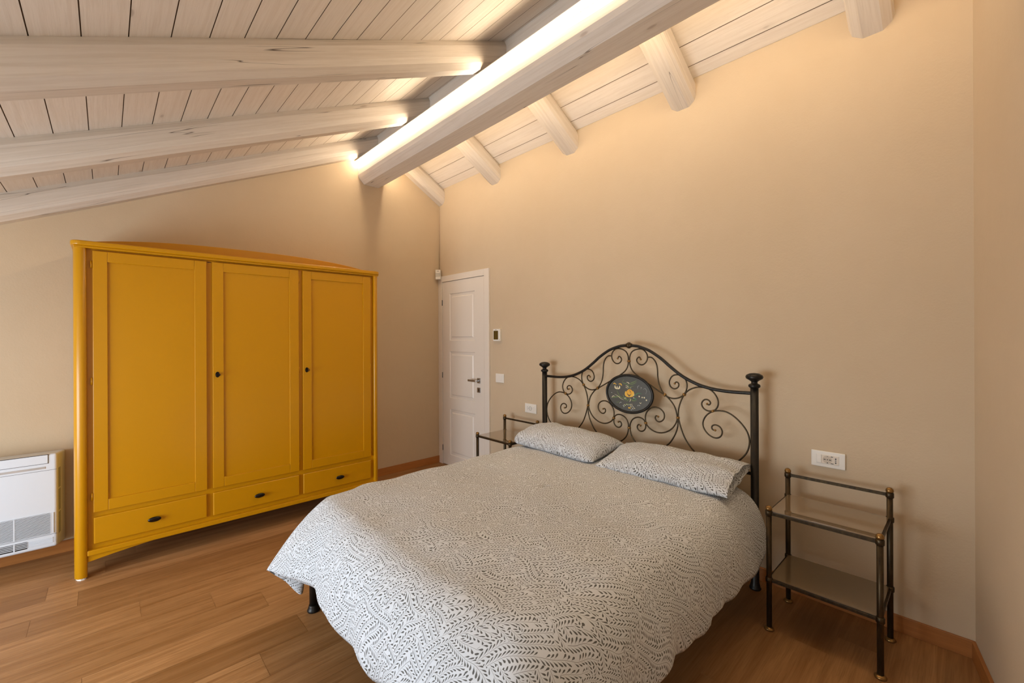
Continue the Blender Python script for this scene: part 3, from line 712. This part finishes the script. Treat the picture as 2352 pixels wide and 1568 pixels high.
# ------------------------------------------------------------------ duvet
ST = [  # (top edge xyz, hem xyz) anticlockwise from the head on the right hand side
 ((2.705, 1.10, .585), (2.715, 1.10, .52)),
 ((2.66, .955, .575), (2.70, .86, .46)),
 ((2.58, .93, .585), (2.60, .765, .345)),
 ((2.42, .925, .595), (2.44, .752, .285)),
 ((2.20, .925, .60), (2.20, .757, .268)),
 ((1.95, .925, .60), (1.95, .757, .266)),
 ((1.65, .925, .60), (1.65, .757, .264)),
 ((1.35, .925, .60), (1.34, .757, .266)),
 ((1.10, .93, .60), (1.05, .755, .26)),
 ((.98, .96, .597), (.80, .76, .22)),
 ((.93, 1.03, .597), (.71, .86, .22)),
 ((.91, 1.2, .60), (.695, 1.15, .245)),
 ((.905, 1.45, .60), (.70, 1.40, .25)),
 ((.905, 1.7, .60), (.70, 1.66, .25)),
 ((.905, 1.93, .60), (.695, 1.87, .25)),
 ((.895, 2.10, .60), (.71, 2.03, .272)),
 ((.88, 2.22, .60), (.692, 2.15, .305)),
 ((.858, 2.30, .598), (.628, 2.28, .322)),
 ((.85, 2.355, .596), (.590, 2.412, .300)),
 ((.885, 2.385, .596), (.660, 2.405, .228)),
 ((.94, 2.395, .597), (.728, 2.365, .150)),
 ((1.02, 2.395, .598), (.78, 2.45, .235)),
 ((1.1, 2.392, .60), (.90, 2.50, .25)),
 ((1.22, 2.385, .60), (1.12, 2.53, .235)),
 ((1.5, 2.38, .60), (1.5, 2.54, .25)),
 ((1.9, 2.375, .60), (1.9, 2.54, .25)),
 ((2.3, 2.365, .60), (2.3, 2.54, .26)),
 ((2.55, 2.34, .59), (2.56, 2.50, .36)),
 ((2.66, 2.31, .58), (2.70, 2.42, .46)),
 ((2.705, 2.15, .585), (2.715, 2.15, .52)),
 ((2.705, 1.65, .59), (2.715, 1.65, .52)),
]
NS = 10
Tp = catmull([s_[0] for s_ in ST], NS, True); Hp = catmull([s_[1] for s_ in ST], NS, True); NP = len(Tp)
arc_ = [0]
for i in range(1, NP): arc_.append(arc_[-1] + (Hp[i] - Hp[i-1]).length)
ctr = lambda p: Vector((1.8, 1.64, .612))
mb = MB(); rows = []; uvrow = []
QN = 22
for q in range(QN, -1, -1):      # hem (q=QN) to top edge (q=0)
    t_ = q / QN; r = []; ur = []
    for i in range(NP):
        T0, H0 = Tp[i], Hp[i]
        out = Vector((H0.x - T0.x, H0.y - T0.y, 0)); L = max(out.length, .05); out.normalize()
        drop = T0.z - H0.z
        cn = max(math.exp(-((H0.x - .62) ** 2 + (H0.y - 2.38) ** 2) / .05), .75 * math.exp(-((H0.x - 2.52) ** 2 + (H0.y - .75) ** 2) / .09))   # 1 at the flared corner
        P1 = T0 + out * (min(.15, L * .85) * (1 - cn) + L * .42 * cn) + Vector((0, 0, .012 * (1 - cn) - drop * .25 * cn)); P2 = H0 + Vector((0, 0, drop * (.55 - .25 * cn))) + out * (.015 - L * .3 * cn)
        p = T0 * (1-t_)**3 + P1 * 3 * (1-t_)**2 * t_ + P2 * 3 * (1-t_) * t_**2 + H0 * t_**3
        s_ = arc_[i]
        hd = min(1, max(0, (2.66 - T0.x) / .12)) * (1 - .9 * cn)
        fold = (math.sin(s_ * 17 + 1.3 * math.sin(s_ * 3.1)) * .5 + .5 * math.sin(s_ * 31 + 2 * math.sin(s_ * 5)))
        p = p + out * fold * .013 * t_**1.6 * hd
        nz = noise.noise(Vector((p.x * 5, p.y * 5, p.z * 5 + 3)))
        p = p + (out * .6 + Vector((0, 0, .6))) * nz * .016 * hd
        p.z += math.sin(s_ * 22 + 3 * math.sin(s_ * 2.2)) * .007 * t_**4 * hd
        if q == QN: p = p - out * .014 * hd
        r.append(len(mb.v)); mb.v.append(tuple(p))
        Ls = (L**2 + drop**2) ** .5 * 1.12
        ur.append((T0.x + out.x * Ls * t_, T0.y + out.y * Ls * t_))
    rows.append(r); uvrow.append(ur)
KN = 16
for k in range(1, KN + 1):
    r = []; ur = []; f = k / KN
    for i in range(NP):
        T0 = Tp[i]; c_ = ctr(T0); p = T0.lerp(c_, f)
        p.z = T0.z + (c_.z - T0.z) * min(1, f * 4) + .004 * math.sin(p.x * 9 + 2) * math.sin(p.y * 7) * min(1, f * 5)
        nz = noise.noise(Vector((p.x * 5, p.y * 5, p.z * 5 + 3)))
        p.z += nz * .0096 * max(0, 1 - f * 3) + noise.noise(Vector((p.x * 11, p.y * 11, 4))) * .004
        r.append(len(mb.v)); mb.v.append(tuple(p)); ur.append((p.x, p.y))
    rows.append(r); uvrow.append(ur)
for a in range(len(rows) - 1):
    for i in range(NP):
        j = (i + 1) % NP
        mb.face((rows[a][i], rows[a][j], rows[a+1][j], rows[a+1][i]), [uvrow[a][i], uvrow[a][j], uvrow[a+1][j], uvrow[a+1][i]], 0, True)
dv = mb.build('duvet', M_LEAF, None, base=(1.8, YC, .6))
so = dv.modifiers.new('thickness', 'SOLIDIFY'); so.thickness = .014; so.offset = -1
tag(dv, 'white duvet printed with grey leaf sprigs spread over the bed', 'duvet')

# ------------------------------------------------------------------ pillows
def pillow(label, c, a, b_, ht, hbm, tilt, yaw, open_end, seed, uvo, pw=2.6):
    NU, NV = 48, 30; mb = MB(); C0 = Vector(c)
    R = Matrix.Rotation(yaw, 3, 'Z') @ Matrix.Rotation(-tilt, 3, 'Y')
    def pos(U, V, side):
        # U: -1..1 along -y (to the right in the photo), V: -1..1 towards the headboard
        x = b_ * V * (1 - .05 * (1 - U * U)); y = -a * U * (1 - .035 * (1 - V * V))
        if not open_end: x *= 1 - .42 * max(0, (-U - .72) / .28) ** 2 - .12 * max(0, (U - .8) / .2) ** 2
        eu = (1 - abs(U) ** pw) if not (open_end and U > 0) else (1 - .72 * abs(U) ** 3.2)
        h = max(0, eu) ** .5 * max(0, 1 - abs(V) ** 2.4) ** .55
        z = (ht if side > 0 else -hbm) * h
        nz = noise.noise(Vector((x * 8 + seed, y * 8, side * 2.0))); n2 = noise.noise(Vector((x * 22 + seed, y * 14, side * 3.0)))
        edge = min(1, 3.2 * (1 - abs(V)) + .05)
        z += (nz * .012 + n2 * .004) * edge * (1 if side > 0 else .3)
        if open_end and U > .6: # limp case end with soft gathers
            z += math.sin(V * 9 + seed) * .010 * (U - .6) / .4 * (1 if side > 0 else .6) * (1 - V * V)
        z += .010 * noise.noise(Vector((U * 3 + seed, V * 3, 7))) * (abs(V) ** 4)
        return C0 + R @ Vector((x, y, z))
    G = {}
    for side in (1, -1):
        for i in range(NU + 1):
            for j in range(NV + 1):
                U = math.sin((2 * i / NU - 1) * math.pi / 2) ; V = math.sin((2 * j / NV - 1) * math.pi / 2)
                edge = j in (0, NV) or i == 0 or (i == NU and not open_end)
                if side < 0 and edge: G[(side, i, j)] = G[(1, i, j)]; continue
                G[(side, i, j)] = len(mb.v); mb.v.append(tuple(pos(U, V, side)))
    def uvf(i, j, side):
        U = math.sin((2 * i / NU - 1) * math.pi / 2); V = math.sin((2 * j / NV - 1) * math.pi / 2)
        return (uvo[0] + a * U * 1.04, uvo[1] + side * (V * b_ * 1.1 + b_ * 1.1))
    for side in (1, -1):
        for i in range(NU):
            for j in range(NV):
                q = [(i, j), (i, j+1), (i+1, j+1), (i+1, j)]
                if side < 0: q = q[::-1]
                mb.face([G[(side,) + k] for k in q], [uvf(k[0], k[1], side) for k in q], 0, True)
    if open_end:   # the case turned inwards at its open end
        rim = [G[(1, NU, j)] for j in range(NV + 1)] + [G[(-1, NU, j)] for j in range(NV - 1, 0, -1)]
        prev = rim; n = len(rim); cen = sum((Vector(mb.v[k]) for k in rim), Vector()) / n
        inward = R @ Vector((0, 1, 0))
        for st, (d, sc) in enumerate(((.02, .93), (.05, .85), (.07, .3))):
            cur = []
            for k in rim:
                p = cen + (Vector(mb.v[k]) - cen) * sc + inward * d; cur.append(len(mb.v)); mb.v.append(tuple(p))
            for k in range(n):
                l = (k + 1) % n
                mb.face((prev[k], prev[l], cur[l], cur[k]), [(k*.01, st*.03), (l*.01, st*.03), (l*.01, st*.03+.03), (k*.01, st*.03+.03)], 0, True)
            prev = cur
        mb.face(prev, [(0, 0)] * n, 0, True)
    o = mb.build('pillow', M_LEAF, None, base=c)
    return tag(o, label, 'pillow', 'pillows at the head of the bed')
pillow('leaf print pillow on the right of the bed with an open flapping case end', (2.520, 1.275, .672), .405, .205, .082, .058, math.radians(11), math.radians(2), True, 3.0, (.3, .1))
pillow('leaf print pillow on the left of the bed, tucked behind the other one', (2.525, 2.12, .674), .425, .20, .095, .058, math.radians(10), math.radians(-3), False, 11.0, (2.3, 1.1), 4.2)

# ------------------------------------------------------------------ bedside tables
def copy_tree(o, parent=None):
    c = o.copy(); COL.objects.link(c); c.parent = parent
    for ch in list(o.children): copy_tree(ch, c)
    return c
def nightstand(loc, label):
    t_ = thing('bedside_table', label, 'bedside table', loc, 'glass and iron bedside tables')
    X, Y, Z = loc; hx, hy = .165, .213
    for sx in (-1, 1):
        for sy in (-1, 1):
            x, y = X + sx * hx, Y + sy * hy; ht = .578 if sx < 0 else .70
            lg = MB().lathe([(.0122, .012), (.0122, ht)], (x, y, 0), 16).build('leg', M_BRONZE, t_)
            MB().lathe([(.019, 0), (.0225, .004), (.0225, .009), (.018, .014), (.0122, .017)], (x, y, 0), 18).build('foot', M_BRASS, lg)
            cz = [.25, .583] + ([.70] if sx > 0 else [])
            for z in cz: MB().lathe([(.0135, -.013), (.0162, -.010), (.0162, .010), (.0135, .013)], (x, y, z), 18).build('collar', M_BRONZE, lg)
            top = cz[-1] + .013
            MB().lathe([(.0115, 0), (.0155, .004), (.0158, .010), (.013, .018), (.008, .0225), (.001, .024)], (x, y, top), 18).build('knob', M_BRASS, lg)
    for z in (.25, .583):
        for sx in (-1, 1): MB().box(X + sx*hx - .006, X + sx*hx + .006, Y - hy + .012, Y + hy - .012, z - .008, z + .007).build('rail', M_BRONZE, t_, .0015)
        for sy in (-1, 1): MB().box(X - hx + .012, X + hx - .012, Y + sy*hy - .006, Y + sy*hy + .006, z - .008, z + .007).build('rail', M_BRONZE, t_, .0015)
        MB().box(X - hx + .003, X + hx - .003, Y - hy + .003, Y + hy - .003, z + .0071, z + .0111).build('glass_shelf', M_GLASS, t_)
    MB().box(X + hx - .006, X + hx + .006, Y - hy + .012, Y + hy - .012, .694, .708).build('back_rail', M_BRONZE, t_, .0015)
    return t_
ns = nightstand((2.579, .4815, 0), 'iron bedside table with two beige glass shelves, right of the bed near the corner')
n2 = copy_tree(ns); n2.location = (2.584, 2.812, 0)
n2['label'] = 'iron bedside table on the far side of the bed, beside the white door'

# ------------------------------------------------------------------ wall fittings
def slots(mb, items, x):
    for y, z, wy, wz in items: mb.box(x - .0006, x + .001, y - wy/2, y + wy/2, z - wz/2, z + wz/2)
t_ = thing('wall_socket', 'wide white wall plate with rocker switch and combined socket above the right bedside table', 'socket', (XW, .533, .793))
MB().box(XW - .010, XW, .457, .61, .75, .837).build('cover_plate', M_PLASTIC, t_, .004, 3)
MB().box(XW - .0125, XW - .009, .484, .586, .769, .819).build('inner_frame', M_PLASTIC, t_, .0015)
MB().box(XW - .0155, XW - .012, .562, .584, .772, .816).build('rocker_switch', M_PLASTIC, t_, .0012)
so_ = MB().box(XW - .0135, XW - .012, .487, .560, .771, .817).build('socket_insert', plain('socket_insert_cream', srgb(222, 208, 190), .4), t_, .001)
MB().lathe([(.021, -.0004), (.021, .001)], (XW - .0137, .535, .794), 28, axis='x').build('socket_well', plain('socket_well_beige', srgb(200, 184, 164), .4), so_)
m = MB(); slots(m, [(.547, .794, .009, .004), (.535, .794, .005, .004), (.523, .794, .009, .004), (.535, .811, .003, .003), (.535, .777, .004, .005), (.515, .812, .010, .003), (.514, .776, .013, .003), (.498, .804, .005, .007), (.498, .794, .005, .004), (.498, .783, .005, .007)], XW - .0142)
m.build('socket_holes', M_DARK, so_)

t_ = thing('wall_socket', 'small white wall socket between the left bedside table and the bed head', 'socket', (XW, 2.79, .806))
MB().box(XW - .010, XW, 2.717, 2.864, .763, .849).build('cover_plate', M_PLASTIC, t_, .004, 3)
MB().box(XW - .0125, XW - .009, 2.745, 2.838, .782, .830).build('inner_frame', M_PLASTIC, t_, .0015)
m = MB(); slots(m, [(2.812, .806, .003, .003), (2.802, .806, .003, .003), (2.785, .806, .004, .004), (2.772, .806, .004, .004), (2.826, .818, .004, .004), (2.826, .806, .004, .004), (2.826, .795, .004, .004)], XW - .0126)
m.build('socket_holes', M_DARK, t_)
m = MB(); m.tube([(XW - .0128, 2.79 + .017*math.cos(q*math.pi/12), .806 + .017*math.sin(q*math.pi/12)) for q in range(24)], .0012, 6, closed=True); m.build('socket_ring', M_GREY, t_)

t_ = thing('light_switch', 'white square light switch between the door frame and the bed head', 'switch', (XW, 3.217, 1.058))
MB().box(XW - .010, XW, 3.156, 3.279, 1.013, 1.102).build('cover_plate', M_PLASTIC, t_, .004, 3)
MB().box(XW - .013, XW - .009, 3.184, 3.256, 1.034, 1.084).build('rocker', M_PLASTIC, t_, .002)

t_ = thing('thermostat', 'white thermostat with dark screen on the wall above the light switch', 'thermostat', (XW, 3.249, 1.487))
MB().box(XW - .024, XW, 3.196, 3.300, 1.427, 1.548).build('housing', M_PLASTIC, t_, .004, 3)
MB().box(XW - .0248, XW - .023, 3.222, 3.290, 1.442, 1.530).build('screen', M_SCREEN, t_)
m = MB(); m.box(XW - .0245, XW - .0235, 3.243, 3.266, 1.536, 1.540).box(XW - .0245, XW - .0235, 3.201, 3.204, 1.437, 1.448); m.build('button', M_GREY, t_)

t_ = thing('motion_sensor', 'small white motion sensor in the corner above the door frame', 'sensor', (2.825, 4.25, 2.193))
cs = Vector((2.822, 4.245, 2.193)); dx = Vector((.7071, -.7071, 0)); dn = Vector((-.7071, -.7071, 0))
def obox(mb, u0, u1, n0, n1, z0, z1):
    b = len(mb.v)
    for z in (z0, z1):
        for u, n_ in ((u0, n0), (u1, n0), (u1, n1), (u0, n1)): p = cs + dx * u + dn * n_; mb.v.append((p.x, p.y, p.z + z))
    for q in ((0,3,2,1),(4,5,6,7),(0,1,5,4),(1,2,6,5),(2,3,7,6),(3,0,4,7)): mb.face([b + i for i in q][::-1])
    return mb
MB().tube([(2.858, 4.281, 2.25), (2.858, 4.281, 3.0)], .004, 8).build('cable_duct', M_PL, t_)
obox(MB(), -.031, .031, -.022, .025, -.057, .057).build('housing', M_PLASTIC, t_, .008, 3)
obox(MB(), -.027, .027, .02, .0285, -.022, .022).build('sensor_lens', plain('sensor_lens_grey', srgb(196, 190, 180), .3), t_, .003)
obox(MB(), -.012, .012, .0245, .0262, .036, .041).build('indicator', M_GREY, t_)
